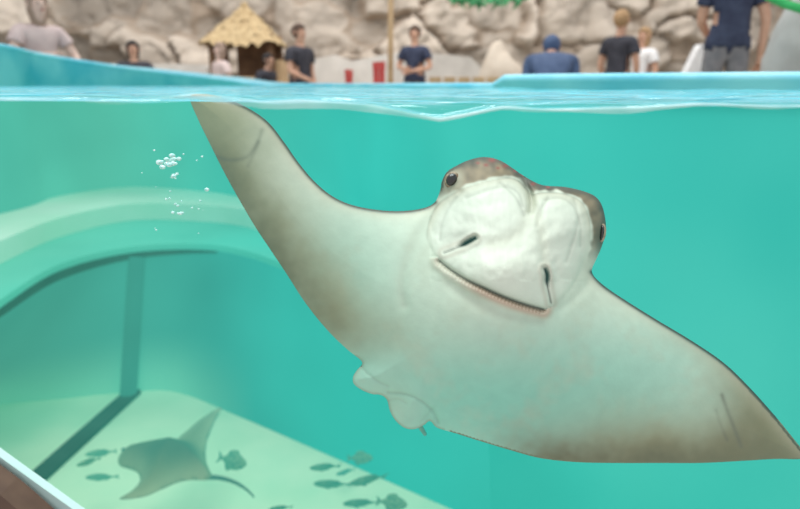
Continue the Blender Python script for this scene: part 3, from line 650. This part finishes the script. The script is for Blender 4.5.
# ================= HUT
yh=10.6
pc=atY(249,84,yh); hut=empty('thatched_hut',(pc.x,yh,GZ),'open kiosk canopy with straw thatched roof on wooden posts','hut')
m_th=mat('straw_thatch',lin(206,184,144),lin(170,144,106),26,.9,bump=.3)
ztop=atY(243,6,yh).z-1.15; zea=atY(243,43,yh).z-1.15; hw=.53
V=[];Fx=[];n=80
L=5
for l in range(L):
    t0=l/L; t1=(l+1.25)/L
    for t,j in ((max(t0-.02,0),0),(t1,1)):
        for k in range(n):
            a=2*math.pi*k/n; sq=1/max(abs(math.cos(a)),abs(math.sin(a))); sq=1+(sq-1)*.9
            r=(.03+hw*t)*sq+(.02 if j else 0); z=ztop-(ztop-zea)*t+(random.uniform(-.08,.02) if j else 0)
            V.append((r*math.cos(a)+(random.uniform(-.01,.01)),r*math.sin(a),z))
    o_=l*2*n
    for k in range(n): Fx.append((o_+k,o_+(k+1)%n,o_+n+(k+1)%n,o_+n+k))
a,b=sphere_data((0,0,ztop),(.06,.06,.05)); V2,F2=joind([(V,Fx),(a,b)])
obj('roof',V2,F2,m_th,parent=hut)
for sx in(-1,1):
    for sy in(-1,1): tube('post',[(sx*.44,sy*.40,0),(sx*.45,sy*.40,.9),(sx*.44,sy*.40,zea+.12)],[.055,.05,.05],m_dw,hut)
box('counter',(0,-.42,.95),(.9,.14,.06),m_wd,hut); box('beam',(0,-.42,zea-.0),(.98,.06,.08),m_dw,hut); box('beam',(0,.42,zea),(.98,.06,.08),m_dw,hut)
box('counter_front',(0,-.40,.46),(.8,.04,.9),m_dw,hut)
box('back_panel',(.08,.36,zea*.5),(.66,.04,zea),m_dw,hut)
box('side_panel',(.54,0,zea*.42),(.10,.6,zea*.8),m_wd,hut)

p=atY(390,84,8.4); pole=empty('pole',(p.x,p.y,GZ),'tall tan wooden pole standing on the walkway','pole')
tube('shaft',[(0,0,0),(.01,0,1.5),(.03,0,3.4)],[.04,.036,.034],m_wd,pole); tube('base',[(0,0,0),(0,0,.04)],[.1,.09],m_dw,pole,16)
m_red=mat('red_plastic',lin(206,84,80),lin(186,66,64),10,.4)
def chair(u,y,rot,sc_,hz):
    p=atY(u,84,y); e=empty('chair',(p.x,y,GZ),'red plastic chair with slatted back on the walkway','chair',rot,group='red chairs on the walkway')
    e.scale=(sc_,.5,hz)
    box('seat',(0,0,.45),(.44,.42,.04),m_red,e); v_=[]
    for x in(-.17,-.06,.06,.17): v_.append(boxm((x,.2,.72),(.07,.03,.5)))
    v_.append(boxm((0,.2,.96),(.44,.035,.08))); a,b=joind(v_); obj('backrest',a,b,m_red,False,parent=e)
    for x in(-.19,.19):
        for yy_ in(-.18,.18): tube('leg',[(x,yy_,.44),(x*1.08,yy_*1.08,0)],[.022,.018],m_red,e,8)
chair(358,7.0,1.3,.45,1.02); chair(372,7.6,-.9,.5,1.12)
def fence(u0,u1,y,ztop,name,m_,lab,cat):
    a=atY(u0,84,y);b_=atY(u1,84,y); e=empty(name,((a.x+b_.x)/2,y,GZ),lab,cat); wd=b_.x-a.x; h=ztop-1.15; k=max(2,int(wd/.16))
    for i in range(k): box('board',(-wd/2+wd*(i+.5)/k,0,h/2),(wd/k*.82,.03,h),m_,e,bev=.004)
    box('rail',(0,.03,h*.8),(wd,.03,.07),m_,e); box('rail',(0,.03,h*.3),(wd,.03,.07),m_,e)
fence(428,500,7.4,2.10,'wooden_fence',m_wd,'low light wooden board fence on the walkway','fence')
m_con=mat('pale_concrete',lin(222,216,208),lin(206,200,192),4,.8)
def prism(name,pxs,y0,y1,m_,zb=1.152,**k):
    a=[atY(u,v,y0) for u,v in pxs]; top=[(p.x,p.z) for p in a]; pts=[(top[0][0],zb)]+top+[(top[-1][0],zb)]; n=len(pts)
    V=[(x,y0,z) for x,z in pts]+[(x,y1,z) for x,z in pts]
    o=obj(name,V,[tuple(range(n)),tuple(range(n,2*n))[::-1]]+[(i,(i+1)%n,(i+1)%n+n,i+n) for i in range(n)],m_,False,**k)
    b=o.modifiers.new('b','BEVEL'); b.width=.02; b.segments=2; return o
prism('ramp_wall',[(290,64),(335,56),(352,62),(405,52),(470,58),(480,68)],11.5,11.7,m_con,label='low pale concrete ramp wall before the rocks',cat='low wall')
prism('ramp_wall',[(60,70),(120,64),(205,66)],11.5,11.7,m_con,label='low pale concrete wall along the rocks',cat='low wall')
def boulder(u,vt,y,rx,m_,lab,h=None):
    p=atY(u,vt,y); hz=p.z-1.15; V,Fx=sphere_data((0,0,0),(1,1,1),None,28,18)
    V=[Vector(q)*(1+.28*noise.noise(Vector(q)*1.3+Vector((u,0,0)))+.1*noise.noise(Vector(q)*4)) for q in V]
    V=[Vector((q.x*rx,q.y*rx*.7,max(q.z,-.6)*hz*.62+hz*.38)) for q in V]
    o=obj('boulder',V,Fx,m_,label=lab,cat='rock'); o.location=(p.x,y,1.15)
m_gr=mat('grey_rock',lin(184,184,180),lin(160,158,154),3,.9,bump=.3); m_br=mat('beige_boulder',lin(218,206,190),lin(194,180,162),3,.9,bump=.2)
boulder(802,12,4.2,.27,m_gr,'grey rounded rock beside the rim')
boulder(500,46,9.6,.36,m_br,'beige boulder in front of the rock wall')
prism('towel_rack',[(687,76),(702,46),(714,44),(716,76)],7.2,7.35,white,label='white draped towel rack on the walkway',cat='rack')
m_gn=mat('green_plastic',lin(80,200,120),lin(60,180,100),8,.4)
hs=[atY(u,v,3.8) for u,v in ((745,-22),(768,-4),(785,4),(802,9),(830,14),(870,30))]; hs.append(Vector((hs[-1].x+.1,3.8,1.17)))
tube('green_hose',hs,[.024]*7,m_gn,None,14,label='thick bright green hose hanging above the walkway',cat='hose')
parts=[]
for i in range(120):
    q=atY(random.uniform(448,525),random.uniform(-24,3),10.8); q.y+=random.uniform(-.2,.2); a=random.uniform(0,6.3)
    d=Vector((math.cos(a),random.uniform(-.6,.6),math.sin(a)*.6)).normalized()*.16; sn_=d.cross(Vector((0,1,0))).normalized()*.04
    parts.append(([q-d,q+sn_,q+d,q-sn_],[(0,1,2,3)]))
v,f=joind(parts); obj('hanging_foliage',v,f,mat('green_leaf',lin(90,170,115),lin(60,135,90),10,.6),False,kind='stuff',label='green leafy foliage hanging on the rock wall',cat='foliage')
